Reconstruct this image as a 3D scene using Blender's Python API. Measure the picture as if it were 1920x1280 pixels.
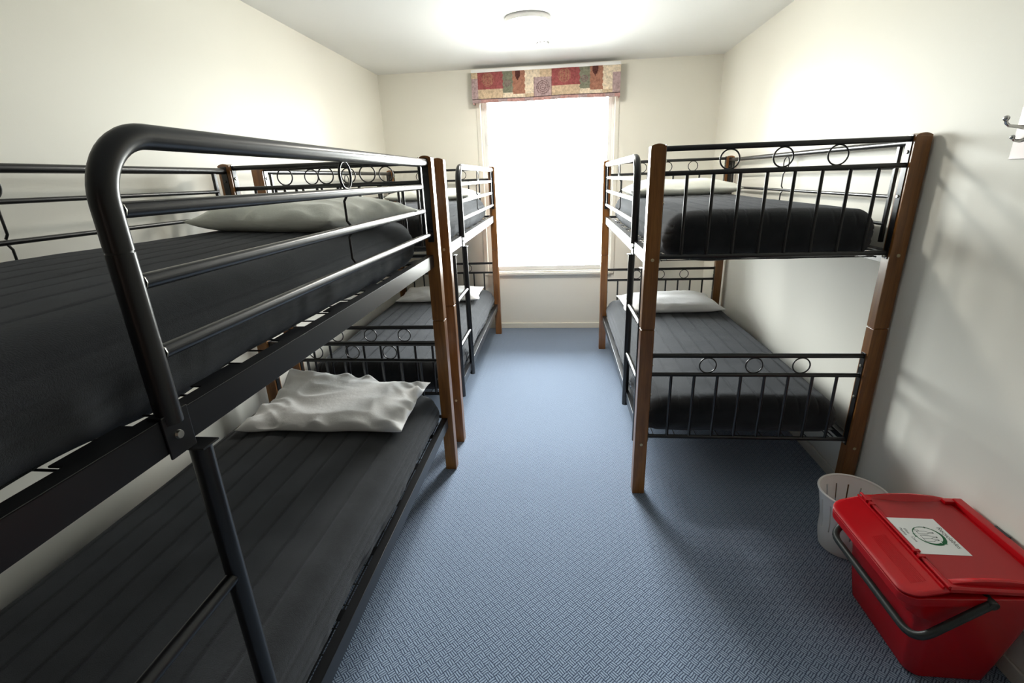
import bpy, bmesh, math, random
from mathutils import Vector, Matrix, noise
random.seed(7)
PI = math.pi
for o in list(bpy.data.objects): bpy.data.objects.remove(o)
scn = bpy.context.scene
C = scn.collection

# ------------------------------------------------------------------ camera, world, lights, exposure
CAM_H, YAW, PITCH, ROLL, FPX = 1.3826, 0.1132, -0.3304, -0.0364, 892.87
WL, WR, WB, WF, CEIL = -1.5676, 1.255, 4.414, -1.9, 2.2461     # room: left, right, back (window), front (behind camera), ceiling
cd = bpy.data.cameras.new('camera'); cam = bpy.data.objects.new('camera', cd); C.objects.link(cam)
cy, sy, cp, sp, cr, sr = math.cos(YAW), math.sin(YAW), math.cos(PITCH), math.sin(PITCH), math.cos(ROLL), math.sin(ROLL)
fw = Vector((-sy*cp, cy*cp, sp)); rt = Vector((cy, sy, 0)); up = rt.cross(fw)
r2 = rt*cr + up*sr; u2 = -rt*sr + up*cr
M = Matrix((r2, u2, -fw)).transposed().to_4x4(); M.translation = Vector((0, 0, CAM_H)); cam.matrix_world = M
cd.sensor_width = 36; cd.lens = 36*FPX/1920; cd.clip_start = 0.02; cd.clip_end = 200
scn.camera = cam
scn.view_settings.view_transform = 'Standard'; scn.view_settings.look = 'None'
scn.view_settings.gamma = 1; scn.view_settings.use_curve_mapping = False
scn.view_settings.exposure = 1.62

wd = bpy.data.worlds.new('world'); scn.world = wd; wd.use_nodes = True
nt = wd.node_tree; nt.nodes.clear()
wo = nt.nodes.new('ShaderNodeOutputWorld'); bg = nt.nodes.new('ShaderNodeBackground')
tc = nt.nodes.new('ShaderNodeTexCoord'); sx = nt.nodes.new('ShaderNodeSeparateXYZ'); rp = nt.nodes.new('ShaderNodeValToRGB')
mr = nt.nodes.new('ShaderNodeMapRange'); mr.inputs[1].default_value = -1; mr.inputs[2].default_value = 1
nt.links.new(tc.outputs['Generated'], sx.inputs[0]); nt.links.new(sx.outputs['Z'], mr.inputs[0]); nt.links.new(mr.outputs[0], rp.inputs[0])
rp.color_ramp.elements[0].position = 0.49; rp.color_ramp.elements[0].color = (.30, .30, .29, 1)    # pale ground below the horizon
rp.color_ramp.elements[1].position = 0.90; rp.color_ramp.elements[1].color = (.97, .985, 1, 1)      # white overcast sky, brighter overhead
e_ = rp.color_ramp.elements.new(0.525); e_.color = (.80, .81, .82, 1)
nt.links.new(rp.outputs[0], bg.inputs[0]); bg.inputs[1].default_value = 25.0
nt.links.new(bg.outputs[0], wo.inputs[0])

WX0, WX1, WZ0, WZ1 = -0.700, 0.425, 0.545, 2.06      # window opening
pl = bpy.data.lights.new('window_daylight_portal', 'AREA'); pl.shape = 'RECTANGLE'; pl.size = WX1-WX0; pl.size_y = WZ1-WZ0
pl.cycles.is_portal = True
po = bpy.data.objects.new('window_daylight_portal', pl); C.objects.link(po)
po.location = ((WX0+WX1)/2, WB+0.13, (WZ0+WZ1)/2); po.rotation_euler = (-PI/2, 0, 0)

# ------------------------------------------------------------------ helpers
def tag(o, label=None, cat=None, group=None, kind=None):
    if label: o['label'] = label
    if cat: o['category'] = cat
    if group: o['group'] = group
    if kind: o['kind'] = kind
    return o
def empty(name, loc=(0, 0, 0), rz=0, **kw):
    o = bpy.data.objects.new(name, None); C.objects.link(o); o.location = loc; o.rotation_euler = (0, 0, rz)
    o.empty_display_size = .1
    return tag(o, **kw)
def obj(name, bm, mat=None, parent=None, smooth=True, ang=42, recalc=True):
    me = bpy.data.meshes.new(name)
    if recalc: bmesh.ops.recalc_face_normals(bm, faces=bm.faces)
    bm.to_mesh(me); bm.free()
    if mat is not None:
        for m in (mat if isinstance(mat, (list, tuple)) else [mat]): me.materials.append(m)
    if smooth:
        me.shade_smooth(); me.set_sharp_from_angle(angle=math.radians(ang))
    o = bpy.data.objects.new(name, me); C.objects.link(o)
    if smooth and ang < 90:
        wn = o.modifiers.new('weighted', 'WEIGHTED_NORMAL'); wn.keep_sharp = True; wn.weight = 100
    if parent: o.parent = parent
    return o
def B(): return bmesh.new()
def box(bm, x0, x1, y0, y1, z0, z1, bev=0.0, seg=2, mi=0):
    vs = [bm.verts.new((x, y, z)) for z in (z0, z1) for y in (y0, y1) for x in (x0, x1)]
    fs = [bm.faces.new([vs[i] for i in q]) for q in ((0, 2, 3, 1), (4, 5, 7, 6), (0, 1, 5, 4), (2, 6, 7, 3), (0, 4, 6, 2), (1, 3, 7, 5))]
    for f in fs: f.material_index = mi
    if bev:
        es = list({e for f in fs for e in f.edges})
        r = bmesh.ops.bevel(bm, geom=es, offset=bev, segments=seg, affect='EDGES', profile=.5)
        for f in r['faces']: f.material_index = mi
    return bm
def tube(bm, pts, r, n=14, closed=False, caps=True, rs=None):
    pts = [Vector(p) for p in pts]; m = len(pts)
    t0 = (pts[1]-pts[0]).normalized()
    a = Vector((0, 0, 1)) if abs(t0.z) < .9 else Vector((1, 0, 0))
    nrm = t0.cross(a).normalized(); rings = []
    prev = t0
    for i, p in enumerate(pts):
        if closed: t = (pts[(i+1) % m]-pts[i-1]).normalized()
        elif i == 0: t = t0
        elif i == m-1: t = (pts[-1]-pts[-2]).normalized()
        else: t = ((pts[i+1]-p).normalized()+(p-pts[i-1]).normalized()).normalized()
        q = prev.rotation_difference(t); nrm = (q @ nrm).normalized(); prev = t
        b = t.cross(nrm).normalized(); rr = rs[i] if rs else r
        rings.append([bm.verts.new(p+rr*(math.cos(2*PI*k/n)*nrm+math.sin(2*PI*k/n)*b)) for k in range(n)])
    for i in range(m if closed else m-1):
        A, D = rings[i], rings[(i+1) % m]
        for k in range(n): bm.faces.new((A[k], A[(k+1) % n], D[(k+1) % n], D[k]))
    if caps and not closed: bm.faces.new(rings[0][::-1]); bm.faces.new(rings[-1])
    return bm
def torus(bm, c, R, r, axis='y', n=36, m=10):
    c = Vector(c); pts = []
    for i in range(n):
        a = 2*PI*i/n
        d = {'y': Vector((math.cos(a), 0, math.sin(a))), 'x': Vector((0, math.cos(a), math.sin(a)))}[axis]
        pts.append(c+R*d)
    return tube(bm, pts, r, m, closed=True)
def disc(bm, c, axis, r, h, n=16, bev=0):
    """short cylinder starting at c along axis"""
    c = Vector(c); a = Vector(axis).normalized()
    if bev: return tube(bm, [c, c+a*(h-bev), c+a*h], r, n, rs=[r, r, r-bev])
    return tube(bm, [c, c+a*h], r, n)
def arc(c, r, a0, a1, n, plane='yz', k=0):
    out = []
    for i in range(n+1):
        a = a0+(a1-a0)*i/n; u, v = c[0]+r*math.cos(a), c[1]+r*math.sin(a)
        out.append((k, u, v) if plane == 'yz' else (u, v, k))
    return out
def copy_tree(o, parent=None):
    c = o.copy(); C.objects.link(c)
    if parent: c.parent = parent
    for ch in list(o.children): copy_tree(ch, c)
    return c

# ------------------------------------------------------------------ materials
def mat(name, col, rough=.5, spec=.5, metal=0, **kw):
    m = bpy.data.materials.new(name); m.use_nodes = True
    b = m.node_tree.nodes['Principled BSDF']
    b.inputs['Base Color'].default_value = (*col, 1); b.inputs['Roughness'].default_value = rough
    b.inputs['Specular IOR Level'].default_value = spec; b.inputs['Metallic'].default_value = metal
    for k, v in kw.items(): b.inputs[k.replace('_', ' ')].default_value = v
    return m
def nd(m, t, **kw):
    n = m.node_tree.nodes.new('ShaderNode'+t)
    for k, v in kw.items(): setattr(n, k, v)
    return n
def lk(m, a, b): m.node_tree.links.new(a, b)
def pb(m): return m.node_tree.nodes['Principled BSDF']
def coords(m, scale=(1, 1, 1), rot=(0, 0, 0), kind='Object'):
    t = nd(m, 'TexCoord'); p = nd(m, 'Mapping'); p.inputs['Scale'].default_value = scale; p.inputs['Rotation'].default_value = rot
    lk(m, t.outputs[kind], p.inputs[0]); return p.outputs[0]
def noisy(m, co, scale, detail=4, rough=.55):
    n = nd(m, 'TexNoise'); n.inputs['Scale'].default_value = scale; n.inputs['Detail'].default_value = detail; n.inputs['Roughness'].default_value = rough
    lk(m, co, n.inputs['Vector']); return n.outputs['Fac']
def ramp(m, f, stops):
    r = nd(m, 'ValToRGB'); e = r.color_ramp.elements
    while len(e) < len(stops): e.new(.5)
    for i, (p, c) in enumerate(stops): e[i].position = p; e[i].color = (*c, 1)
    lk(m, f, r.inputs[0]); return r.outputs[0]
def bump(m, h, strength, dist, normal=None):
    b = nd(m, 'Bump'); b.inputs['Strength'].default_value = strength; b.inputs['Distance'].default_value = dist
    lk(m, h, b.inputs['Height'])
    if normal is not None: lk(m, normal, b.inputs['Normal'])
    return b.outputs[0]
def math_(m, op, a, b=None):
    n = nd(m, 'Math', operation=op)
    for i, v in enumerate((a, b)):
        if v is None: continue
        if isinstance(v, (int, float)): n.inputs[i].default_value = v
        else: lk(m, v, n.inputs[i])
    return n.outputs[0]

# painted plaster walls
m_wall = mat('cream_paint', (.80, .78, .70), .55, .3)
co = coords(m_wall); lk(m_wall, ramp(m_wall, noisy(m_wall, co, 1.2, 3), [(.3, (.83, .81, .725)), (.7, (.85, .828, .748))]), pb(m_wall).inputs['Base Color'])
lk(m_wall, bump(m_wall, noisy(m_wall, co, 220, 2), .12, .001), pb(m_wall).inputs['Normal'])
m_ceil = mat('white_ceiling_paint', (.89, .89, .875), .6, .2)
lk(m_ceil, bump(m_ceil, noisy(m_ceil, coords(m_ceil), 160, 2), .1, .001), pb(m_ceil).inputs['Normal'])
m_trim = mat('cream_gloss_trim', (.78, .76, .68), .3, .5)
m_frame = mat('white_window_frame', (.85, .85, .84), .3, .5)
# carpet: small basket weave turned 45 degrees
m_carpet = mat('blue_basketweave_carpet', (.1, .15, .25), .95, .1, Sheen_Weight=1.0, Sheen_Roughness=.38)
pb(m_carpet).inputs['Sheen Tint'].default_value = (.72, .82, 1, 1)
co = coords(m_carpet, (1, 1, 1), (0, 0, PI/4))
s = nd(m_carpet, 'SeparateXYZ'); wob = nd(m_carpet, 'TexNoise'); wob.inputs['Scale'].default_value = 60
vm = nd(m_carpet, 'VectorMath', operation='MULTIPLY_ADD'); lk(m_carpet, co, wob.inputs['Vector']); lk(m_carpet, wob.outputs['Color'], vm.inputs[0])
vm.inputs[1].default_value = (.006, .006, 0); lk(m_carpet, co, vm.inputs[2]); lk(m_carpet, vm.outputs[0], s.inputs[0])
CELL = .0215
ux = math_(m_carpet, 'DIVIDE', s.outputs[0], CELL); uy = math_(m_carpet, 'DIVIDE', s.outputs[1], CELL)
par = math_(m_carpet, 'FLOORED_MODULO', math_(m_carpet, 'ADD', math_(m_carpet, 'FLOOR', ux), math_(m_carpet, 'FLOOR', uy)), 2)
fx = math_(m_carpet, 'FRACT', ux); fy = math_(m_carpet, 'FRACT', uy)
mixa = nd(m_carpet, 'Mix', data_type='FLOAT'); lk(m_carpet, par, mixa.inputs[0]); lk(m_carpet, fx, mixa.inputs[2]); lk(m_carpet, fy, mixa.inputs[3])
mixb = nd(m_carpet, 'Mix', data_type='FLOAT'); lk(m_carpet, par, mixb.inputs[0]); lk(m_carpet, fy, mixb.inputs[2]); lk(m_carpet, fx, mixb.inputs[3])
stripe = math_(m_carpet, 'POWER', math_(m_carpet, 'ABSOLUTE', math_(m_carpet, 'SINE', math_(m_carpet, 'MULTIPLY', mixa.outputs[0], 3*PI))), .8)
endf = math_(m_carpet, 'SINE', math_(m_carpet, 'MULTIPLY', mixb.outputs[0], PI))
endf = math_(m_carpet, 'MINIMUM', math_(m_carpet, 'MULTIPLY', endf, 4.5), 1.0)
h = math_(m_carpet, 'MULTIPLY', stripe, endf)
nz = noisy(m_carpet, co, 900, 2)
h2 = math_(m_carpet, 'ADD', math_(m_carpet, 'MULTIPLY', h, .75), math_(m_carpet, 'MULTIPLY', nz, .55))
lk(m_carpet, ramp(m_carpet, h2, [(.35, (.022, .035, .070)), (.62, (.072, .104, .170)), (.95, (.295, .37, .48))]), pb(m_carpet).inputs['Base Color'])
lk(m_carpet, bump(m_carpet, h2, .7, .0025), pb(m_carpet).inputs['Normal'])
# stained wood posts
m_wood = mat('stained_wood', (.3, .12, .04), .3, .5, Coat_Weight=.25, Coat_Roughness=.15)
co = coords(m_wood, (38, 38, 2.2)); n1 = noisy(m_wood, co, 1.0, 6, .65)
co2 = coords(m_wood, (260, 260, 12)); n2 = noisy(m_wood, co2, 1.0, 2)
f = math_(m_wood, 'ADD', math_(m_wood, 'MULTIPLY', n1, .75), math_(m_wood, 'MULTIPLY', n2, .25))
lk(m_wood, ramp(m_wood, f, [(.3, (.10, .034, .008)), (.48, (.19, .073, .016)), (.62, (.27, .112, .026)), (.78, (.31, .135, .034))]), pb(m_wood).inputs['Base Color'])
lk(m_wood, bump(m_wood, n2, .15, .0006), pb(m_wood).inputs['Normal'])
# black painted steel
m_steel = mat('black_painted_steel', (.009, .009, .010), .29, .5)
lk(m_steel, bump(m_steel, noisy(m_steel, coords(m_steel), 500, 2), .02, .0003), pb(m_steel).inputs['Normal'])
m_wire = mat('black_wire', (.015, .015, .016), .4, .5)
m_bolt = mat('zinc_bolt', (.62, .60, .52), .3, .5, 1)
m_brassbolt = mat('dull_brass_bolt', (.55, .46, .28), .35, .5, 1)
# charcoal fleece
def fleece(name, a, b, sheen):
    m = mat(name, a, .95, .15, Sheen_Weight=sheen, Sheen_Roughness=.45)
    pb(m).inputs['Sheen Tint'].default_value = (.75, .78, .85, 1)
    co = coords(m); n1 = noisy(m, co, 480, 4, .8); n2 = noisy(m, co, 14, 4)
    f = math_(m, 'ADD', math_(m, 'MULTIPLY', n1, .7), math_(m, 'MULTIPLY', n2, .3))
    lk(m, ramp(m, f, [(.35, a), (.65, b)]), pb(m).inputs['Base Color'])
    nb = bump(m, noisy(m, co, 24, 3), .22, .006)
    lk(m, bump(m, n1, .9, .003, nb), pb(m).inputs['Normal'])
    return m
m_fleece = fleece('charcoal_fleece', (.0075, .008, .0084), (.027, .0283, .030), .30)
m_piping = mat('black_edge_piping', (.012, .012, .014), .8, .2)
# pillow cotton
def cotton(name, c):
    m = mat(name, c, .85, .15, Sheen_Weight=.15)
    co = coords(m); lk(m, bump(m, noisy(m, co, 700, 2), .12, .0006, bump(m, noisy(m, co, 22, 4, .6), .4, .006)), pb(m).inputs['Normal'])
    return m
m_cotton = cotton('white_cotton', (.80, .80, .80)); m_cotton_lamp = cotton('lamp_tinted_cotton', (.76, .775, .72))  # upper-bunk cotton has the lamp's greenish cast mixed into its colour
m_glass = bpy.data.materials.new('window_glass'); m_glass.use_nodes = True
g = m_glass.node_tree; g.nodes.clear(); go = g.nodes.new('ShaderNodeOutputMaterial'); gm = g.nodes.new('ShaderNodeMixShader'); gt = g.nodes.new('ShaderNodeBsdfTransparent'); gg = g.nodes.new('ShaderNodeBsdfGlossy')
gf = g.nodes.new('ShaderNodeFresnel'); gf.inputs[0].default_value = 1.45; gg.inputs['Roughness'].default_value = .02; gt.inputs[0].default_value = (.95, .97, .96, 1)
g.links.new(gf.outputs[0], gm.inputs[0]); g.links.new(gt.outputs[0], gm.inputs[1]); g.links.new(gg.outputs[0], gm.inputs[2]); g.links.new(gm.outputs[0], go.inputs[0])
m_red = mat('red_plastic', (.52, .003, .008), .24, .5)
m_redtex = mat('red_textured_plastic', (.40, .014, .016), .5, .45)
lk(m_redtex, bump(m_redtex, noisy(m_redtex, coords(m_redtex), 900, 2), .3, .0006), pb(m_redtex).inputs['Normal'])
m_blackp = mat('black_plastic', (.022, .028, .025), .42, .5)
m_whitep = mat('white_plastic', (.86, .85, .83), .38, .5)
m_paper = mat('white_paper', (.82, .82, .79), .6, .3)
m_green = mat('green_print', (.02, .13, .05), .6, .2); m_grey = mat('grey_print', (.06, .08, .07), .6, .2); m_lgreen = mat('pale_green_print', (.35, .52, .42), .6, .2)
m_chrome = mat('chrome', (.62, .61, .60), .12, .5, 1); m_brushed = mat('brushed_steel', (.34, .31, .30), .5, .5, 1)
m_shade = mat('opal_glass_shade', (.92, .92, .9), .3, .5)
pb(m_shade).inputs['Emission Color'].default_value = (1, .955, .86, 1); pb(m_shade).inputs['Emission Strength'].default_value = 55
m_det = mat('white_detector_plastic', (.82, .82, .8), .4, .4); m_dark = mat('dark_slot', (.05, .045, .045), .6, .3)
m_dark_rear = mat('dark_unseen_wood', (.10, .05, .025), .4, .4)

# ------------------------------------------------------------------ room shell
T = .12
def struct(name, bm, m, parent=None, **kw):
    o = obj(name, bm, m, parent, **kw)
    if not parent: o['kind'] = 'structure'
    return o
bm = B(); box(bm, WL-T, WR+T, WF-T, WB+T, -.1, 0); struct('floor', bm, m_carpet, smooth=False)
bm = B(); box(bm, WL-T, WR+T, WF-T, WB+T, CEIL, CEIL+.1); struct('ceiling', bm, m_ceil, smooth=False)
bm = B(); box(bm, WL-T, WL, WF-T, WB+T, 0, CEIL); struct('wall_left', bm, m_wall, smooth=False)
bm = B(); box(bm, WR, WR+T, WF-T, WB+T, 0, CEIL); struct('wall_right', bm, m_wall, smooth=False)
bm = B()
box(bm, WL, WX0, WB, WB+T, 0, CEIL); box(bm, WX1, WR, WB, WB+T, 0, CEIL)
box(bm, WX0, WX1, WB, WB+T, 0, WZ0); box(bm, WX0, WX1, WB, WB+T, WZ1, CEIL)
struct('wall_back', bm, m_wall, smooth=False)
DX0, DX1, DZ = .15, .95, 2.0
bm = B(); box(bm, WL, DX0, WF-T, WF, 0, CEIL); box(bm, DX1, WR, WF-T, WF, 0, CEIL); box(bm, DX0, DX1, WF-T, WF, DZ, CEIL)
struct('wall_front', bm, m_dark_rear, smooth=False)  # unseen wall, given a dark finish to cut light bounced into the foreground
bm = B(); box(bm, DX0, DX1, WF-.08, WF-.04, .005, DZ, .003); d1 = struct('door_1', bm, m_dark_rear)
bm = B(); tube(bm, [(DX0+.07, WF-.04, 1.0), (DX0+.07, WF+.02, 1.0), (DX0+.19, WF+.02, 1.0)], .009); obj('door_handle', bm, m_chrome, d1)
def skirting(name, x0, x1, y0, y1):
    bm = B(); box(bm, x0, x1, y0, y1, 0, .052, .004)
    return struct(name, bm, m_trim)
skirting('baseboard_back', WL+.012, WR-.012, WB-.012, WB)
skirting('baseboard_left', WL, WL+.012, WF+.0, WB)
skirting('baseboard_right', WR-.0105, WR, WF+.0, WB)
# window
w = empty('window_1', ((WX0+WX1)/2, WB, (WZ0+WZ1)/2), kind='structure')
wx, wz = (WX1-WX0)/2, (WZ1-WZ0)/2
def frame_ring(bm, x0, x1, z0, z1, t, y0, y1, bev=.002):
    box(bm, x0, x0+t, y0, y1, z0, z1, bev); box(bm, x1-t, x1, y0, y1, z0, z1, bev)
    box(bm, x0+t, x1-t, y0, y1, z0, z0+t, bev); box(bm, x0+t, x1-t, y0, y1, z1-t, z1, bev)
bm = B(); frame_ring(bm, -wx-.034, wx+.034, -wz-.022, wz+.034, .034, -.012, .0, .003); obj('architrave', bm, m_trim, w)
bm = B(); frame_ring(bm, -wx, wx, -wz, wz, .022, .055, .10); obj('window_frame', bm, m_frame, w)
bm = B(); box(bm, -wx, wx, -.03, .055, -wz-.022, -wz, .004); obj('window_sill', bm, m_trim, w)
sash = B(); frame_ring(sash, -wx+.022, wx-.022, -wz+.022, wz-.022, .026, .06, .085); sash = obj('window_sash', sash, m_frame, w)
bm = B(); box(bm, -wx+.045, wx-.045, .071, .075, -wz+.045, wz-.045); obj('pane', bm, m_glass, sash, smooth=False)
bm = B(); box(bm, -wx+.030, -wx+.048, .045, .06, .36, .46, .003); obj('latch', bm, m_frame, sash)

# ------------------------------------------------------------------ window valance
val = empty('window_valance', (-.147, WB, 2.08), label='patchwork print fabric valance boxed over the top of the window', cat='valance')
VX = .594; Vz0, Vz1 = 1.972-2.08, 2.194-2.08; VD = .118
cols = {'burg': (.30, .085, .085), 'tan': (.54, .41, .28), 'cream': (.70, .59, .45), 'green': (.20, .205, .15), 'rust': (.34, .16, .11), 'dark': (.09, .035, .03), 'mauve': (.40, .29, .29), 'motif': (.34, .16, .11), 'hem': (.46, .26, .24), 'line': (.10, .07, .07), 'swirl': (.20, .13, .13)}  # print colours, paled and greyed to include the wash of window glare
vm_ = {}
for k, c in cols.items():
    m = mat('valance_'+k, c, .9, .1); co = coords(m)
    v = [tuple(x*.72 for x in c), tuple(min(1, x*1.25) for x in c)]
    lk(m, ramp(m, noisy(m, co, 55, 5, .7), [(.35, v[0]), (.65, v[1])]), pb(m).inputs['Base Color'])
    lk(m, bump(m, noisy(m, co, 800, 1), .3, .0006), pb(m).inputs['Normal']); vm_[k] = m
order = list(cols)
def patch(u, t):
    """u: 0..1490 across, t: 0 top .. 290 bottom (fabric print)"""
    def wv(a): return a+4*math.sin(t*.11+a)
    if t > 250: return 'line' if t < 258 else ('hem' if (int(u/90) % 3) else 'mauve')
    if u < 60: return 'tan' if t < 60 else 'mauve'
    if 1415 < u: return 'cream' if t < 65 else 'mauve'
    if 635 < u < 815: 
        if t < 75: return 'tan' if u > 695 else 'cream'
        r = math.hypot(u-722, t-165)
        return 'swirl' if (r < 70 and int(r/9+math.atan2(t-165, u-722)/PI) % 2) or abs(u-722) > 82 else 'mauve'
    if u >= 790: u -= 775 if u < 1400 else 0
    if u < wv(318):
        if t > 160: return 'tan'
        r = math.hypot((u-165), (t-70)*.95)
        if r < 62 and (int(r/8) % 2 or int((u-165)/12) % 2): return 'motif'
        return 'burg'
    if u < wv(418):
        if t > 205: return 'cream'
        r = math.hypot(u-365, t-110)
        return 'swirl' if r < 38 and int(r/8) % 2 else 'green'
    if u < wv(545):
        if t > 215: return 'cream'
        if abs(u-470) < 26-max(0, t-50)*.6 and t < 95: return 'dark'
        return 'rust' if t < 150 or (u+t) % 37 < 20 else 'motif'
    return 'cream' if t < 215 else 'tan'
bm = B(); NU, NV = 240, 36
def vpoint(i, j):
    x = -VX+2*VX*i/NU; z = Vz1+(Vz0-Vz1)*j/NV
    y = -VD + .0018*math.sin(x*23+1)+.0012*noise.noise(Vector((x*9, z*20, 0)))
    z += .002*math.sin(x*9)*j/NV
    return (x, y, z)
vs = [[bm.verts.new(vpoint(i, j)) for j in range(NV+1)] for i in range(NU+1)]
for i in range(NU):
    for j in range(NV):
        f = bm.faces.new((vs[i][j], vs[i][j+1], vs[i+1][j+1], vs[i+1][j])); f.material_index = order.index(patch(1490*(i+.5)/NU, 290*(j+.5)/NV))
for sx_, i in ((-1, 0), (1, NU)):     # returns to the wall
    prev = vs[i]
    for k in range(1, 5):
        cur = [bm.verts.new((v.co.x, -VD+VD*k/4, v.co.z)) for v in vs[i]]
        for j in range(NV):
            f = bm.faces.new((prev[j], prev[j+1], cur[j+1], cur[j])); f.material_index = order.index('mauve' if 7 < j < 31 else 'tan' if j <= 7 else 'hem')
        prev = cur
fab = obj('fabric_front', bm, [vm_[k] for k in order], val)
sm = fab.modifiers.new('thick', 'SOLIDIFY'); sm.thickness = .004; sm.offset = 1
bm = B(); box(bm, -VX-.002, VX+.002, -VD-.004, 0, Vz1, Vz1+.024, .002); obj('pelmet_board', bm, m_frame, val)
bm = B(); tube(bm, [(-VX+.02, -.06, Vz1-.03), (VX-.02, -.06, Vz1-.03)], .008, 10); obj('curtain_track', bm, m_frame, val)

# ------------------------------------------------------------------ ceiling light and smoke detector
cl = empty('ceiling_light', (-.205, 3.185, CEIL), label='round white ceiling light with a shallow opal shade, in front of the window', cat='ceiling light')
def lathe(bm, prof, n=40, z0=0):
    rings = []
    for r, z in prof:
        rings.append([bm.verts.new((r*math.cos(2*PI*k/n), r*math.sin(2*PI*k/n), z+z0)) for k in range(n)] if r > 1e-5 else [bm.verts.new((0, 0, z+z0))])
    for A, D in zip(rings, rings[1:]):
        for k in range(n):
            k2 = (k+1) % n
            if len(A) == 1: bm.faces.new((A[0], D[k], D[k2]))
            elif len(D) == 1: bm.faces.new((A[k], A[k2], D[0]))
            else: bm.faces.new((A[k], A[k2], D[k2], D[k]))
    return bm
bm = lathe(B(), [(.115, 0), (.132, 0), (.134, -.012), (.130, -.026), (.118, -.028)]); obj('base_ring', bm, m_det, cl)
bm = lathe(B(), [(.118, -.026), (.122, -.036), (.115, -.052), (.09, -.066), (.05, -.074), (0, -.077)]); obj('lamp_shade', bm, m_shade, cl)
sd = empty('smoke_detector', (-.135, 3.61, CEIL), label='small white smoke detector on the ceiling between light and window', cat='detector')
bm = lathe(B(), [(.050, 0), (.052, -.008), (.048, -.018), (0, -.018)]); obj('base_plate', bm, m_det, sd)
bm = lathe(B(), [(.040, -.0185), (.041, -.026), (.034, -.040), (.024, -.046), (0, -.047)]); hb = obj('sensor_housing', bm, m_det, sd)
bm = B()
for k in range(10):
    a = 2*PI*k/10; c = Vector((.0395*math.cos(a), .0395*math.sin(a), -.031)); t = Vector((-math.sin(a), math.cos(a), 0))
    tube(bm, [c-t*.007, c+t*.007], .0022, 6)
obj('vent_slots', bm, m_dark, hb)

# ------------------------------------------------------------------ bunk beds
W, L, PA, PB_, H, J = .9334, 1.98, .0545, .0476, 1.478, .783
GX = .027                      # centre plane of the aisle side metalwork, from the aisle face
def post_mesh(x0, y0, s):
    bm = B()
    def section(z, ins): return [(x0+ins, y0+ins), (x0+PA-ins, y0+ins), (x0+PA-ins, y0+PB_-ins), (x0+ins, y0+PB_-ins)]
    # lower part, joint groove, upper part with a crowned top
    for z0, z1 in ((0, J-.0012), (J+.0012, H-.006)):
        box(bm, x0, x0+PA, y0, y0+PB_, z0, z1, .0035, 2)
    box(bm, x0+.004, x0+PA-.004, y0+.004, y0+PB_-.004, J-.004, J+.004)
    n = 8; lo = []; hi = []
    for i in range(n+1):
        u = i/n; z = H-.005+.008*(1-(2*u-1)**2)
        lo.append((x0+.001+(PA-.002)*u, z))
    for i in range(n):
        (xa, za), (xb, zb) = lo[i], lo[i+1]; y1, y2 = y0+.0012, y0+PB_-.0012
        v = [bm.verts.new(p) for p in ((xa, y1, H-.012), (xb, y1, H-.012), (xb, y2, H-.012), (xa, y2, H-.012), (xa, y1, za), (xb, y1, zb), (xb, y2, zb), (xa, y2, za))]
        bm.faces.new((v[4], v[5], v[6], v[7])); bm.faces.new((v[0], v[1], v[5], v[4])); bm.faces.new((v[3], v[7], v[6], v[2]))
        if i == 0: bm.faces.new((v[0], v[4], v[7], v[3]))
        if i == n-1: bm.faces.new((v[1], v[2], v[6], v[5]))
    return bm
def mirror(bm, s):
    if s < 0:
        for v in bm.verts: v.co.x = -v.co.x
    return bm
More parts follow.
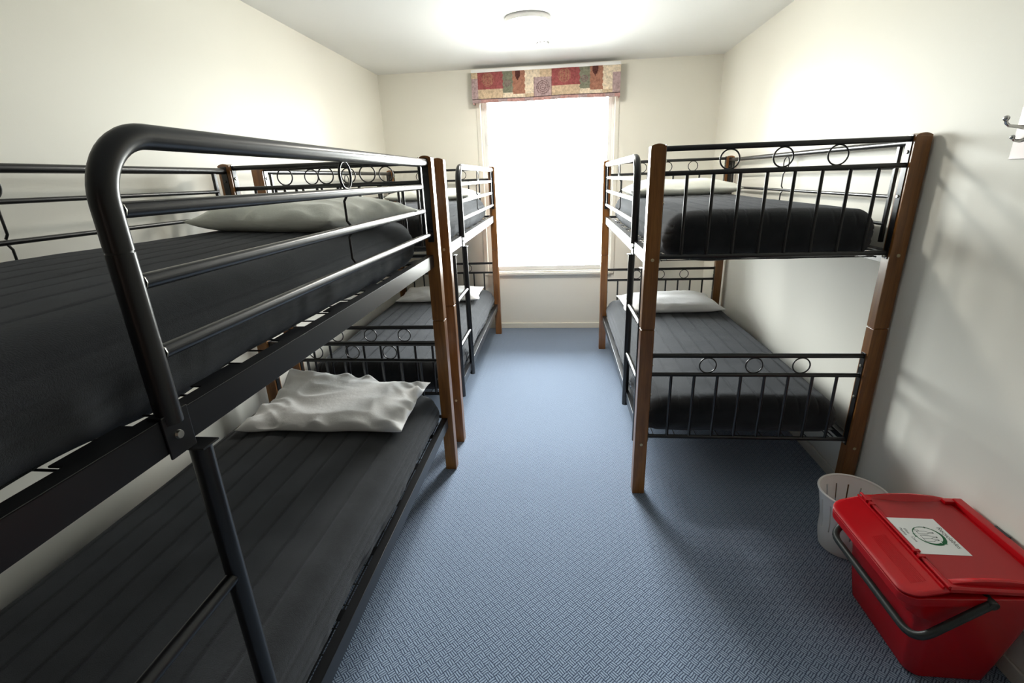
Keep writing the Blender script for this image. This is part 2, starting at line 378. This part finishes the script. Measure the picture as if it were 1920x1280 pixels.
def make_bed(s):
    """s=+1: wall side towards +x; s=-1: towards -x. origin: aisle-near corner on the floor."""
    bed = empty('bunk_bed')
    def part(name, bm, m=m_steel, parent=None, **kw): return obj(name, mirror(bm, s), m, parent or bed, **kw)
    for nm, x0, y0 in (('an', 0, 0), ('af', 0, L-PB_), ('wn', W-PA, 0), ('wf', W-PA, L-PB_)):
        p = part('post', post_mesh(x0, y0, s), m_wood)
        fy = y0 if y0 == 0 else y0+PB_; dy = -1 if y0 == 0 else 1
        for z in (.255, 1.065):
            part('bolt', disc(B(), (x0+PA*.52, fy, z), (0, dy, 0), .0065, .003, 12, .0012), m_brassbolt, p)
    xi0, xi1 = PA, W-PA          # inner faces of the posts
    for y0 in (PB_/2, L-PB_/2):
        for zt, zm, zb in ((1.463, 1.378, 1.073), (.664, .580, .286)):
            e = None
            bm = B()
            tube(bm, [(xi0+.004, y0, zt), (xi1-.004, y0, zt)], .0098, 14)
            e = part('end_panel', bm)
            bm = B(); tube(bm, [(xi0+.004, y0, zm), (xi1-.004, y0, zm)], .0088, 14); part('middle_rail', bm, parent=e)
            bm = B(); tube(bm, [(xi0+.004, y0, zb), (xi1-.004, y0, zb)], .0088, 14); part('bottom_rail', bm, parent=e)
            zr = (zt-.0098+zm+.0088)/2; R = (zt-.0098-zm-.0088)/2
            for k in (-1, 0, 1):
                part('ring', torus(B(), (.4667+k*.1835, y0, zr), R+.0005, .0028), parent=e)
            for k in range(8):
                x = .139+.0937*k
                bm = B(); tube(bm, [(x, y0, zm-.004), (x, y0, zb+.004)], .0062, 10); part('upright_bar', bm, parent=e)
            for x, sg in ((xi0, 1), (xi1, -1)):
                bm = B(); box(bm, min(x, x+sg*.003), max(x, x+sg*.003), y0-.013, y0+.013, zb-.022, zt+.014, .001)
                b = part('bracket', bm, parent=e)
                for z in ((zt+zm)/2, zb+.20, zb-.012):
                    disc_bm = disc(B(), (x+sg*.003, y0, z), (sg, 0, 0), .0062, .004, 12, .0015)
                    # bolt heads are joined to the bracket's bolt part
                    part('bolt', disc_bm, m_bolt, e)
    # guard rail, aisle side
    gy0, gy1 = .466, L-PB_; RT = .0165; zt = 1.452; rc = .085
    pts = [(GX, gy1+.004, zt), (GX, 1.6, zt), (GX, 1.2, zt), (GX, .8, zt)] + [(GX, y, z) for (_, y, z) in arc((gy0+rc, zt-rc), rc, PI/2, PI, 12)] + [(GX, gy0, 1.312)]
    g = part('guard_rail', tube(B(), pts, RT, 18))
    bm = B(); tube(bm, [(GX, gy0, 1.309), (GX, gy0, 1.2), (GX, gy0, 1.068)], RT, 18); part('guard_post', bm, parent=g)
    bm = B(); tube(bm, [(GX, gy0, 1.313), (GX, gy0, 1.308)], RT-.0015, 18); part('joint_seam', bm, m_wire, g)
    ve = 1.848
    for z, y1 in ((1.361, ve), (1.268, ve), (1.168, gy1+.002)):
        bm = B(); tube(bm, [(GX, gy0+.018, z), (GX, y1, z)], .0108, 14); q = part('side_bar', bm, parent=g)
        bm = B(); tube(bm, [(GX, gy0+.0145, z), (GX, gy0+.021, z)], .0105, 10, rs=[.0125, .009])
        part('weld_bead', bm, m_bolt, q)
    bm = B(); box(bm, GX-.006, GX+.006, ve-.004, ve+.016, 1.168, zt-.01, .0015); part('end_upright', bm, parent=g)
    ym = 1.165
    zr = (zt-RT+1.361+.0108)/2; R = (zt-RT-1.361-.0108)/2
    part('ring', torus(B(), (GX, ym, zr), .0335, .0032, 'x'), parent=g)
    for za, zb in ((1.352, 1.277), (1.259, 1.177)):
        bm = B(); tube(bm, [(GX+.004, ym, za), (GX+.012, ym, za-.012), (GX+.012, ym, zb+.012), (GX+.004, ym, zb)], .0034, 8); part('thin_rod', bm, parent=g)
    # clamp bracket
    bm = B(); box(bm, GX-.0072, GX-.0034, gy0-.021, gy0+.027, 1.017, 1.083, .0015); box(bm, GX-.0072, GX+.016, gy0-.021, gy0+.027, 1.0796, 1.0836, .0015)
    k = part('clamp_bracket', bm, parent=g)
    bm = B(); tube(bm, [(GX-.007, gy0, 1.048), (GX-.011, gy0, 1.048)], .009, 16, rs=[.0070, .0058])
    part('bolt', bm, m_bolt, g)
    def mount(parent, x, y, sg, z0, z1):
        bm = B(); box(bm, x-.013, x+.013, min(y, y+sg*.003), max(y, y+sg*.003), z0, z1, .001); q = part('mount_plate', bm, parent=parent)
        for z in (z1-.06, z0+.05): part('bolt', disc(B(), (x, y+sg*.003, z), (0, sg, 0), .006, .0035, 12, .0015), m_wire, q)
    mount(g, GX, gy1, -1, 1.135, 1.470)
    # guard rail, wall side
    gx = W-GX; a0, a1 = PB_-.004, L-PB_+.004
    g = part('wall_guard_rail', tube(B(), [(gx, a0, zt), (gx, L/2, zt), (gx, a1, zt)], .0125, 16))
    yc = L/2+.035
    mount(g, gx, PB_, 1, 1.10, 1.470); mount(g, gx, L-PB_, -1, 1.10, 1.470)
    for z in (1.370, 1.268, 1.168):
        bm = B(); tube(bm, [(gx, .115, z), (gx, L-.115, z)], .0072, 12); part('side_bar', bm, parent=g)
    for y in (.115, L-.115):
        bm = B(); box(bm, gx-.006, gx+.006, y-.008, y+.008, 1.10, zt-.008, .0015); part('end_upright', bm, parent=g)
    part('ring', torus(B(), (gx, yc, (zt+1.370)/2-.004), .0325, .0030, 'x'), parent=g)
    for za, zb in ((1.363, 1.277), (1.262, 1.10)):
        bm = B(); tube(bm, [(gx-.002, yc, za), (gx-.009, yc+.002, za-.012), (gx-.009, yc+.002, zb+.012), (gx-.002, yc, zb)], .0034, 8); part('thin_rod', bm, parent=g)
    # side rails: angle section with a flange inwards and clips for the wire base
    for z0, z1 in ((1.026, 1.079), (.238, .289)):
        for side in (0, 1):
            def X(a): return a if side == 0 else W-a
            bm = B()
            ya, yb = PB_-.006, L-PB_+.006
            xs = sorted((X(GX-.003), X(GX+.0005))); box(bm, xs[0], xs[1], ya, yb, z0, z1, .0012)
            xs = sorted((X(GX-.003), X(GX+.026))); box(bm, xs[0], xs[1], ya, yb, z1-.003, z1, .001)
            r = part('side_rail', bm)
            zc = z1-.010
            for k in range(8):
                y = .11+k*.235
                bm = B(); xs = sorted((X(GX+.020), X(GX+.060))); box(bm, xs[0], xs[1], y, y+(.10 if z1 > .5 else .035), zc, zc+.003, .001)
                part('base_tab', bm, parent=r)
    for z in (1.056, .266):
        bm = B()
        for k in range(9):
            x = .092+k*(W-.184)/8; tube(bm, [(x, .05, z), (x, L-.05, z)], .0022, 5)
        for k in range(26):
            y = .07+k*(L-.14)/25; tube(bm, [(.058, y, z-.004), (W-.058, y, z-.004)], .0020, 5)
        for x in (.072, W-.072): tube(bm, [(x, .05, z-.002), (x, L-.05, z-.002)], .0030, 6)
        o = part('wire_mesh_base', bm, m_wire, smooth=False); o['kind'] = 'stuff'
    # ladder
    lx = GX-.004; lad = None; rr = .0158
    y1, y2 = .500, (.165 if s < 0 else .125)
    bm = B(); tube(bm, [(lx, y1, 1.012), (lx, y1, .6), (lx, y1, .205)], rr, 16); lad = part('ladder', bm)
    bm = B(); tube(bm, [(lx, y2, 1.012), (lx, y2, .6), (lx, y2, .205)], rr, 16); part('ladder_stile', bm, parent=lad)
    for z in (.758, .50):
        bm = B(); tube(bm, [(lx, y1-.008, z), (lx, y2+.008, z)], .0115, 14); part('rung', bm, parent=lad)
    for y in (y1, y2):
        bm = B(); box(bm, lx-.021, lx+.021, y-.019, y+.016, 1.011, 1.0145, .001); box(bm, lx+.015, lx+.018, y-.016, y+.012, 1.011, 1.030, .001); part('top_hook', bm, parent=lad)
        bm = B(); tube(bm, [(lx+.01, y+.01, .222), (lx+.012, y+.024, .214), (lx+.012, y+.026, .200)], .004, 8); part('hook_bolt', bm, m_bolt, lad)
    return bed

bedR = make_bed(1)
bedR.location = (.313, 1.8773, 0); bedR.rotation_euler = (0, 0, .0084)
tag(bedR, 'wood and black steel bunk bed along the right wall, behind the red bin', 'bunk bed', 'bunk beds')
bed1 = make_bed(-1)
bed1.location = (-.5349, 2.071-L, 0)
tag(bed1, 'wood and black steel bunk bed nearest the camera on the left', 'bunk bed', 'bunk beds')
bed2 = copy_tree(bed1)
bed2.location = (-.5473, 2.2863, 0); bed2.rotation_euler = (0, 0, .0146)
tag(bed2, 'wood and black steel bunk bed far on the left, next to the window', 'bunk bed', 'bunk beds')

# ------------------------------------------------------------------ mattresses
MW, ML = .785, 1.86
def mattress(name, seed, T_, bulge=.0):
    """quilted fleece covered mattress: grid box pulled into a soft slab, stitched channels along its length"""
    nx, ny, nz = 200, 120, 26
    r = .068; bm = B(); vmap = {}
    def key(i, j, k): return (i, j, k)
    def P(i, j, k):
        x = -MW/2+MW*i/nx; y = ML*j/ny; z = T_*k/nz
        # pull to rounded box
        rz = min(r, T_*.44)
        cx_ = max(-MW/2+r, min(MW/2-r, x)); cy_ = max(r, min(ML-r, y)); cz_ = max(rz, min(T_-rz, z))
        d = Vector(((x-cx_)/r, (y-cy_)/r, (z-cz_)/rz)); m_ = max(abs(d.x), abs(d.y), abs(d.z))
        if m_ > 1e-6 and d.length > 1e-6:
            # corner rounding
            q = d/d.length*m_ if d.length > 0 else d
            x, y, z = cx_+q.x*r, cy_+q.y*r, cz_+q.z*rz
        sd = Vector((x*3+seed*7, y*3, z*3))
        top = max(0, min(1, (z-T_*.42)/(T_*.3)))
        # stitched channels
        ch = .078; u = ((x+MW/2+.01)/ch) % 1; gv = min(u, 1-u)*ch
        groove = -.0038*math.exp(-(gv/.0034)**2)+.0010*math.sin(PI*u)**.8
        z += top*groove
        z += top*.006*noise.noise(Vector((x*2.2+seed, y*1.5, 0)))+top*.0022*noise.noise(Vector((x*9+seed, y*11, 2)))
        z -= .026*top*min(1, abs(x)/(MW/2))**5
        side = 1-top
        w_ = .010*noise.noise(sd)+.006*noise.noise(sd*4)+.004*noise.noise(Vector((x*11+y*34, seed, z*9)))
        out = Vector((1 if x > MW/2-.03 else -1 if x < -MW/2+.03 else 0, 1 if y > ML-.03 else -1 if y < .03 else 0, 0))
        belly = math.sin(PI*min(1, max(0, z/T_)))*.012
        x -= out.x*sum(.0045*math.exp(-((k/nz-q)/.03)**2) for q in (.84, .62, .36))
        x += out.x*side*(w_*.8+belly-.006); y += out.y*side*(w_*.8+belly*.5-.006)
        # hem sagging below
        low = max(0, 1-z/(T_*.3)); z += low*(.014*noise.noise(Vector((x*5, y*5, seed)))-.003)*(1 if (abs(x) > MW*.42 or y < .09 or y > ML-.09) else 0)
        return (x, y, z)
    def V(i, j, k):
        if (i, j, k) not in vmap: vmap[(i, j, k)] = bm.verts.new(P(i, j, k))
        return vmap[(i, j, k)]
    def quad(a, b, c, d): bm.faces.new((V(*a), V(*b), V(*c), V(*d)))
    for i in range(nx):
        for j in range(ny):
            quad((i, j, nz), (i+1, j, nz), (i+1, j+1, nz), (i, j+1, nz)); quad((i, j, 0), (i, j+1, 0), (i+1, j+1, 0), (i+1, j, 0))
    for i in range(nx):
        for k in range(nz):
            quad((i, 0, k), (i+1, 0, k), (i+1, 0, k+1), (i, 0, k+1)); quad((i, ny, k), (i, ny, k+1), (i+1, ny, k+1), (i+1, ny, k))
    for j in range(ny):
        for k in range(nz):
            quad((0, j, k), (0, j, k+1), (0, j+1, k+1), (0, j+1, k)); quad((nx, j, k), (nx, j+1, k), (nx, j+1, k+1), (nx, j, k+1))
    return obj(name, bm, m_fleece, ang=180)
G = 'quilted mattresses on the bunks'
beds = {'1': (bed1, -1), '2': (bed2, -1), 'R': (bedR, 1)}
def place(o, bed, x, y, z, rz=0):
    b, s = beds[bed]; M_ = Matrix.Translation(b.location) @ Matrix.Rotation(b.rotation_euler.z, 4, 'Z')
    o.location = M_ @ Vector((s*x, y, z)); o.rotation_euler = (0, 0, b.rotation_euler.z+rz)
mu = mattress('mattress', 1, .191); ml = mattress('mattress', 2, .176)
spec = [('1', mu, 1.060, 'charcoal fleece mattress on the top bunk nearest the camera, left'), ('1', ml, .272, 'charcoal quilted mattress on the lower bunk nearest the camera, left'),
        ('2', mu, 1.060, 'charcoal mattress on the top bunk far left beside the window'), ('2', ml, .272, 'charcoal quilted mattress on the lower bunk far left beside the window'),
        ('R', mu, 1.060, 'charcoal fleece mattress on the top bunk of the right-hand bed'), ('R', ml, .272, 'charcoal quilted mattress on the lower bunk of the right-hand bed')]
seen = set()
for bd, src, z, lab in spec:
    z -= .013 if z > .5 else 0; low = z < .5
    o = src
    if src.name in seen: o = src.copy(); C.objects.link(o)
    seen.add(src.name)
    place(o, bd, .4600 if low else .4790, .06, z); o.scale.x = 1.055 if low else 1; tag(o, lab, 'mattress', G)

# ------------------------------------------------------------------ pillows
def pillow(w_, d_, h_, seed, m, wr=1.0, lift=None, flap=True, flat=.0):
    """cushioned slab with peaked corners and cloth wrinkles; origin at its base centre"""
    bm = B(); n1, n2 = 84, 64; top = []; bot = []
    def prof(u, v): return max(0, (1-abs(u)**4.2))**.55*max(0, (1-abs(v)**3.2))**.55
    for i in range(n1+1):
        tr, br = [], []
        for j in range(n2+1):
            u, v = -1+2*i/n1, -1+2*j/n2
            pin = .055*(1-abs(u)**2)*abs(v)**3; piu = .04*(1-abs(v)**2)*abs(u)**3
            x = u*w_/2*(1-piu)+.010*noise.noise(Vector((v*2.3, u, seed))); y = v*d_/2*(1-pin)+.012*noise.noise(Vector((u*2.6, v, seed+5)))
            p = prof(u, v); e = 1-p
            wp = .8*noise.noise(Vector((x*4, y*4, seed))); r1 = abs(noise.noise(Vector((x*4.5+wp+seed, y*11+wp*1.5+x*3, seed*1.3)))); r2_ = abs(noise.noise(Vector((x*22+3+seed, y*30+x*12, seed))))
            rad = noise.noise(Vector((math.atan2(v, u)*5, seed, (u*u+v*v)*.4)))
            wrk = wr*(.010*(.25-r1)+.018*rad*min(1, e*1.8)**2*(p > .02))
            big = .10*noise.noise(Vector((u*1.2+seed, v*1.2, 4)))
            zt = h_*(p*(.78+big)) + wrk*min(1, p*3)
            zb_ = h_*.30*(1-p)**1.5
            if lift: zb_ += lift(u, v); zt += lift(u, v)
            zt += h_*.30*(1-p)**1.5+.003
            tr.append(bm.verts.new((x, y, zt))); br.append(bm.verts.new((x, y, zb_)) if 0 < i < n1 and 0 < j < n2 else tr[-1])
        top.append(tr); bot.append(br)
    for i in range(n1):
        for j in range(n2):
            bm.faces.new((top[i][j], top[i+1][j], top[i+1][j+1], top[i][j+1]))
            q = (bot[i][j], bot[i][j+1], bot[i+1][j+1], bot[i+1][j])
            if len(set(q)) == 4 and any(v not in (top[i][j], top[i+1][j], top[i+1][j+1], top[i][j+1]) for v in q): bm.faces.new(q)
    return obj('pillow', bm, m, ang=180)
GP = 'pillows on the bunks'
ZU, ZL = 1.238, .449
def lean(u, v): return .0
p = pillow(.66, .46, .14, 3.1, m_cotton_lamp, 1.0); place(p, '1', .395, 1.609, ZU-.004, -.30); tag(p, 'plump white pillow on the top bunk nearest the camera, left', 'pillow', GP)
p = pillow(.68, .46, .085, 8.4, m_cotton, 2.0, lambda u, v: .055*max(0, v)**1.5*max(0, .4-u)); place(p, '1', .430, 1.70, ZL-.004, .03); tag(p, 'flat wrinkled off-white pillow on the lower bunk nearest the camera, left', 'pillow', GP)
p = pillow(.66, .46, .12, 5.2, m_cotton_lamp, .9); place(p, '2', .45, 1.60, ZU-.004, -.05); tag(p, 'white pillow on the top bunk far left beside the window', 'pillow', GP)
p = pillow(.68, .46, .085, 6.6, m_cotton, 1.3); place(p, '2', .455, 1.60, ZL-.004, .05); tag(p, 'flat white pillow on the lower bunk far left beside the window', 'pillow', GP)
p = pillow(.70, .44, .13, 2.2, m_cotton_lamp, .9); place(p, 'R', .47, 1.58, ZU-.004, .02); tag(p, 'white pillow on the top bunk of the right-hand bed', 'pillow', GP)
p = pillow(.68, .46, .115, 9.7, m_cotton, 1.0); place(p, 'R', .46, 1.62, ZL-.004, .03); tag(p, 'bright white pillow on the lower bunk of the right-hand bed', 'pillow', GP)

# ------------------------------------------------------------------ waste basket
wb_ = empty('waste_basket', (1.068, 1.597, 0), label='small white plastic waste basket with slotted sides, behind the red bin', cat='basket')
def basket():
    bm = B(); n = 128; zs = [0.004, .012, .03, .06, .09, .12, .145, .17, .19, .21, .225, .235, .243]
    def rad(z): return .079+.012*math.exp(-((z-.05)/.04)**2)*0+ (.113-.079)*(z/.245)**1.5+.006*math.sin(PI*min(1, z/.11))
    slots = set(range(0, n, 8))
    ring = {}
    for s_, off in ((0, 0), (1, -.0025)):
        ring[s_] = [[bm.verts.new(((rad(z)+off)*math.cos(2*PI*k/n), (rad(z)+off)*math.sin(2*PI*k/n), z)) for k in range(n)] for z in zs]
    def open_(i, k): return (k in slots) and .10 < (zs[i]+zs[i+1])/2 < .215
    for i in range(len(zs)-1):
        for k in range(n):
            k2 = (k+1) % n
            if open_(i, k):
                for kk in (k, k2): bm.faces.new((ring[0][i][kk], ring[0][i+1][kk], ring[1][i+1][kk], ring[1][i][kk]))
                if not open_(i-1, k): bm.faces.new((ring[0][i][k], ring[0][i][k2], ring[1][i][k2], ring[1][i][k]))
                if not open_(i+1, k): bm.faces.new((ring[0][i+1][k], ring[0][i+1][k2], ring[1][i+1][k2], ring[1][i+1][k]))
                continue
            for s_ in (0, 1): bm.faces.new((ring[s_][i][k], ring[s_][i][k2], ring[s_][i+1][k2], ring[s_][i+1][k]))
    bm.faces.new(ring[0][0]); bm.faces.new(ring[1][0][::-1])
    return bm
obj('basket_body', basket(), m_whitep, wb_)
bm = B(); tube(bm, [(.1125*math.cos(2*PI*k/48), .1125*math.sin(2*PI*k/48), .244) for k in range(48)], .0042, 8, closed=True); obj('rim', bm, m_whitep, wb_)

# ------------------------------------------------------------------ red recycling bin
rb = empty('recycling_bin', (0, 0, 0), label='red plastic lidded recycling bin with black carry handle beside the right wall', cat='bin')
def rrect(x0, x1, y0, y1, r, z, n=6):
    out = []
    for cx_, cy_, a in ((x1-r, y1-r, 0), (x0+r, y1-r, PI/2), (x0+r, y0+r, PI), (x1-r, y0+r, 1.5*PI)):
        for i in range(n+1):
            t = a+PI/2*i/n; out.append(Vector((cx_+r*math.cos(t), cy_+r*math.sin(t), z)))
    return out
def loft(bm, loops, cap0=True, cap1=True, mi=0):
    vs = [[bm.verts.new(p) for p in l] for l in loops]; n = len(vs[0])
    for A, D in zip(vs, vs[1:]):
        for k in range(n): bm.faces.new((A[k], A[(k+1) % n], D[(k+1) % n], D[k]))
    if cap0: bm.faces.new(vs[0][::-1])
    if cap1: bm.faces.new(vs[-1])
    return bm
def slope(loop):       # the mouth drops towards the aisle: z is lower at small x
    return [Vector((p.x, p.y, p.z-max(0, (.985-p.x))*.24)) for p in loop]
body = []
for z, x0, x1, y0, y1, r in ((0, .985, 1.180, 1.084, 1.375, .03), (.01, .975, 1.188, 1.076, 1.383, .035), (.10, .962, 1.200, 1.066, 1.392, .035), (.20, .950, 1.213, 1.056, 1.400, .035),
                              (.235, .942, 1.217, 1.053, 1.402, .035), (.252, .915, 1.219, 1.049, 1.404, .035), (.30, .902, 1.224, 1.046, 1.407, .035), (.345, .892, 1.230, 1.043, 1.409, .035)):
    l = rrect(x0, x1, y0, y1, r, z); body.append(slope(l) if z > .3 else l)
obj('bin_body', loft(B(), body), m_red, rb, ang=40)
# rim lip under the lid
lips = [slope(rrect(.884-o, 1.232, 1.040-o, 1.408+o, .042, z)) for z, o in ((.326, 0), (.326, .008), (.350, .010), (.353, .004))]
obj('rim_lip', loft(B(), lips), m_red, rb)
XB = .968
# front flap (sloping) and main lid
bm = B()
fl = []
for z, o in ((.3535, .004), (.356, .0075), (.3605, .008), (.3635, .003), (.364, -.004)):
    l = rrect(.880-o, XB, 1.040-o, 1.410+o, .045, z)
    # square off at the hinge side
    l = [Vector((p.x, (1.040-o if p.y < 1.24 else 1.410+o) if p.x > XB-.046 and (p.y < 1.09 or p.y > 1.39) else p.y, p.z-max(0, XB-p.x)*.30)) for p in l]
    fl.append(l)
flap = obj('front_flap', loft(bm, fl), m_red, rb)
bm = B()
for k in range(9): tube(bm, [(XB-.030-.004*k*1.0, 1.07, .3645-.30*(.030+.004*k)+.0005), (XB-.030-.004*k, 1.24, .3645-.30*(.030+.004*k)+.0005)], .0007, 5)
obj('fine_ribs', bm, m_red, flap)
ld = [];
for z, o in ((.3535, .0), (.356, .005), (.366, .006), (.369, .002), (.3695, -.002)):
    l = rrect(XB+.003, 1.212, 1.040-o, 1.410+o, .03, z)
    l = [Vector((p.x, (1.040-o if p.y < 1.24 else 1.410+o) if p.x < XB+.04 else p.y, p.z)) for p in l]; ld.append(l)
lid = obj('lid', loft(B(), ld), m_red, rb)
bm = B(); loft(bm, [rrect(XB+.012, 1.205, 1.064, 1.390, .006, .3690), rrect(XB+.012, 1.205, 1.064, 1.390, .006, .3702)]); obj('textured_panel', bm, m_redtex, lid)
for yy, sg in ((1.064, -1), (1.390, 1)):      # raised crescent ribs along both lid ends
    bm = B(); N = 24; rows = []
    for i in range(N+1):
        t = i/N; x = XB+.015+t*.222*(1.205-XB-.015)/.222; hgt = .0125*math.sin(PI*t)**.8+.001; wd_ = .016+.010*math.sin(PI*t)
        yo = yy+sg*.016; yi = yo-sg*wd_
        rows.append([bm.verts.new(v) for v in ((x, yo, .368), (x, yo-sg*.001, .370+hgt), (x, yo-sg*.007, .371+hgt), (x, yi, .3705), (x, yi, .368))])
    for a, b in zip(rows, rows[1:]):
        for q in range(5): bm.faces.new((a[q], a[(q+1) % 5], b[(q+1) % 5], b[q]))
    bm.faces.new(rows[0][::-1]); bm.faces.new(rows[-1]); obj('end_rib', bm, m_red, lid)
# hinge between flap and lid
bm = B(); tube(bm, [(XB+.001, 1.036, .3700), (XB+.001, 1.418, .3700)], .0042, 10); h1 = obj('hinge_bar', bm, m_red, rb)
bm = B(); tube(bm, [(XB-.009, 1.040, .3655), (XB-.009, 1.414, .3655)], .0030, 8); obj('hinge_lip', bm, m_red, h1)
for y in (1.135, 1.355):
    for dy in (0, .02):
        bm = B(); box(bm, XB-.008, XB+.010, y+dy, y+dy+.010, .364, .3755, .0015); obj('hinge_knuckle', bm, m_red, h1)
# rear hinge rail along the wall
bm = B(); box(bm, 1.214, 1.240, 1.06, 1.385, .352, .386, .003); rr_ = obj('rear_rail', bm, m_red, rb)
for y in (1.05, 1.370):
    bm = B(); box(bm, 1.186, 1.238, y, y+.020, .369, .382, .003); obj('rail_end', bm, m_red, rr_)
bm = B(); box(bm, 1.236, 1.244, 1.21, 1.26, .372, .388, .002); obj('rail_catch', bm, m_dark, rr_)
# handle
hz = .332
def sm_path(pts, n=6):
    pts = [Vector(p) for p in pts]; out = [pts[0]]
    for i in range(1, len(pts)-1):
        a, b, c = pts[i-1], pts[i], pts[i+1]; ra = .05
        p1 = b+(a-b).normalized()*min(ra, (a-b).length*.45); p2 = b+(c-b).normalized()*min(ra, (c-b).length*.45)
        for k in range(n+1):
            t = k/n; out.append(p1*(1-t)**2+b*2*t*(1-t)+p2*t*t)
    out.append(pts[-1]); return out
hp = sm_path([(1.066, 1.026, .335), (.912, 1.020, .202), (.912, 1.432, .202), (1.066, 1.428, .335)])
obj('handle', tube(B(), hp, .0105, 14), m_blackp, rb)
for y, sg in ((1.026, -1), (1.428, 1)):
    bm = B(); tube(bm, [(1.066, y-sg*.026, .335), (1.066, y+sg*.009, .335)], .0115, 14); obj('handle_pivot', bm, m_blackp, rb)
# sticker with recycling print, reads with its top towards the wall
st = empty('recycling_sticker', (1.040, 1.225, .3703)); st.parent = rb
SW, SH = .148, .130           # width along -y, height along +x
def sq(bm, pts, z, mi=0):
    f = bm.faces.new([bm.verts.new((p[1], -p[0], z)) for p in pts]); f.material_index = mi   # (right, up) -> (x=up, y=-right)
bm = B(); box(bm, -SH/2, SH/2, -SW/2, SW/2, 0, .0004); obj('paper', bm, m_paper, st, smooth=False)
Z1 = .00055
def arc_arrow(bm, cx_, cy_, rx, ry, a0, a1, w0, w1, head, n=22):
    pts = []
    for i in range(n+1):
        t = i/n; a = a0+(a1-a0)*t; w_ = w0+(w1-w0)*t
        pts.append((cx_+rx*math.cos(a), cy_+ry*math.sin(a), math.cos(a), math.sin(a), w_))
    for p, q in zip(pts, pts[1:]):
        sq(bm, [(p[0]+p[2]*p[4], p[1]+p[3]*p[4]), (q[0]+q[2]*q[4], q[1]+q[3]*q[4]), (q[0]-q[2]*q[4], q[1]-q[3]*q[4]), (p[0]-p[2]*p[4], p[1]-p[3]*p[4])], Z1)
    p = pts[-1]; sg = 1 if a1 > a0 else -1; tx, ty = -p[3]*sg, p[2]*sg
    sq(bm, [(p[0]+p[2]*head, p[1]+p[3]*head), (p[0]+tx*head*1.7, p[1]+ty*head*1.7), (p[0]-p[2]*head, p[1]-p[3]*head)], Z1)
bm = B()
arc_arrow(bm, 0, .004, .036, .036, math.radians(165), math.radians(42), .0008, .0050, .0080)
arc_arrow(bm, 0, .004, .036, .036, math.radians(26), math.radians(-80), .0050, .0010, .0045)
arc_arrow(bm, 0, .004, .036, .036, math.radians(-150), math.radians(-195), .0008, .0016, .0042)
arc_arrow(bm, 0, .004, .036, .036, math.radians(-150), math.radians(-100), .0016, .0008, .004)
pr = obj('arrow_print', bm, m_green, st, smooth=False, recalc=False)
bm = B()
def stroke(bm, pts, w_=.0006):
    for (x0, y0), (x1, y1) in zip(pts, pts[1:]):
        d = math.hypot(x1-x0, y1-y0) or 1; nx_, ny_ = -(y1-y0)/d*w_, (x1-x0)/d*w_
        sq(bm, [(x0+nx_, y0+ny_), (x1+nx_, y1+ny_), (x1-nx_, y1-ny_), (x0-nx_, y0-ny_)], Z1)
for ox, k in ((-.012, 1), (.006, .92), (.018, .8)):      # drawn bottles
    stroke(bm, [(ox-.006, -.018), (ox-.006, .004*k), (ox-.002, .012*k), (ox-.002, .022*k), (ox+.002, .022*k), (ox+.002, .012*k), (ox+.006, .004*k), (ox+.006, -.018), (ox-.006, -.018)])
    stroke(bm, [(ox-.0025, .0235*k), (ox+.0025, .0235*k)], .0012)
stroke(bm, [(-.024, -.022), (-.016, -.016), (-.020, -.010), (-.026, -.012), (-.024, -.022)])
obj('bottle_print', bm, m_grey, st, smooth=False, recalc=False)
def text(body_, size, r_, u_, m, parent, name):
    cu = bpy.data.curves.new(name, 'FONT'); cu.body = body_; cu.size = size; cu.align_x = 'CENTER'; cu.align_y = 'CENTER'; cu.extrude = 0.00005
    o = bpy.data.objects.new(name, cu); C.objects.link(o); cu.materials.append(m)
    dg = bpy.context.evaluated_depsgraph_get(); me = bpy.data.meshes.new_from_object(o.evaluated_get(dg)); C.objects.unlink(o); bpy.data.objects.remove(o)
    o = bpy.data.objects.new(name, me); C.objects.link(o); o.parent = parent
    o.location = (u_, -r_, Z1); o.rotation_euler = (0, 0, -PI/2); return o
text('Recyclables', .0185, .006, .0535, m_grey, st, 'title_print')
text('Glass    Cans', .0105, .0, -.044, m_grey, st, 'small_print'); text('Plastics', .0105, -.014, -.055, m_grey, st, 'small_print')

# ------------------------------------------------------------------ coat hook on the right wall
ch = empty('coat_hook', (WR, 1.520, 1.452), label='chrome double coat hook on a brushed steel plate on the right wall', cat='coat hook')
bm = B(); box(bm, -.003, 0, -.057, .057, -.068, .068, .001); obj('back_plate', bm, m_brushed, ch)
def hookpart(pts, rs, tip):
    bm = B(); tube(bm, pts, .005, 12, rs=rs); bmesh.ops.create_uvsphere(bm, u_segments=16, v_segments=10, radius=tip, matrix=Matrix.Translation(pts[-1])); return bm
obj('upper_hook', hookpart([(-.004, 0, .008), (-.02, 0, .010), (-.045, .002, .014), (-.066, .004, .017), (-.074, .005, .024), (-.077, .005, .036)], [.010, .0065, .0045, .004, .004, .0045], .0075), m_chrome, ch)
obj('lower_hook', hookpart([(-.004, 0, -.004), (-.016, .001, -.016), (-.030, .003, -.022), (-.044, .004, -.020), (-.050, .004, -.012)], [.011, .0075, .0045, .0035, .0038], .006), m_chrome, ch)
bm = B(); tube(bm, [(-.003, 0, .004), (-.009, 0, .004), (-.014, 0, .004)], .016, 20, rs=[.017, .015, .008]); obj('boss', bm, m_chrome, ch)
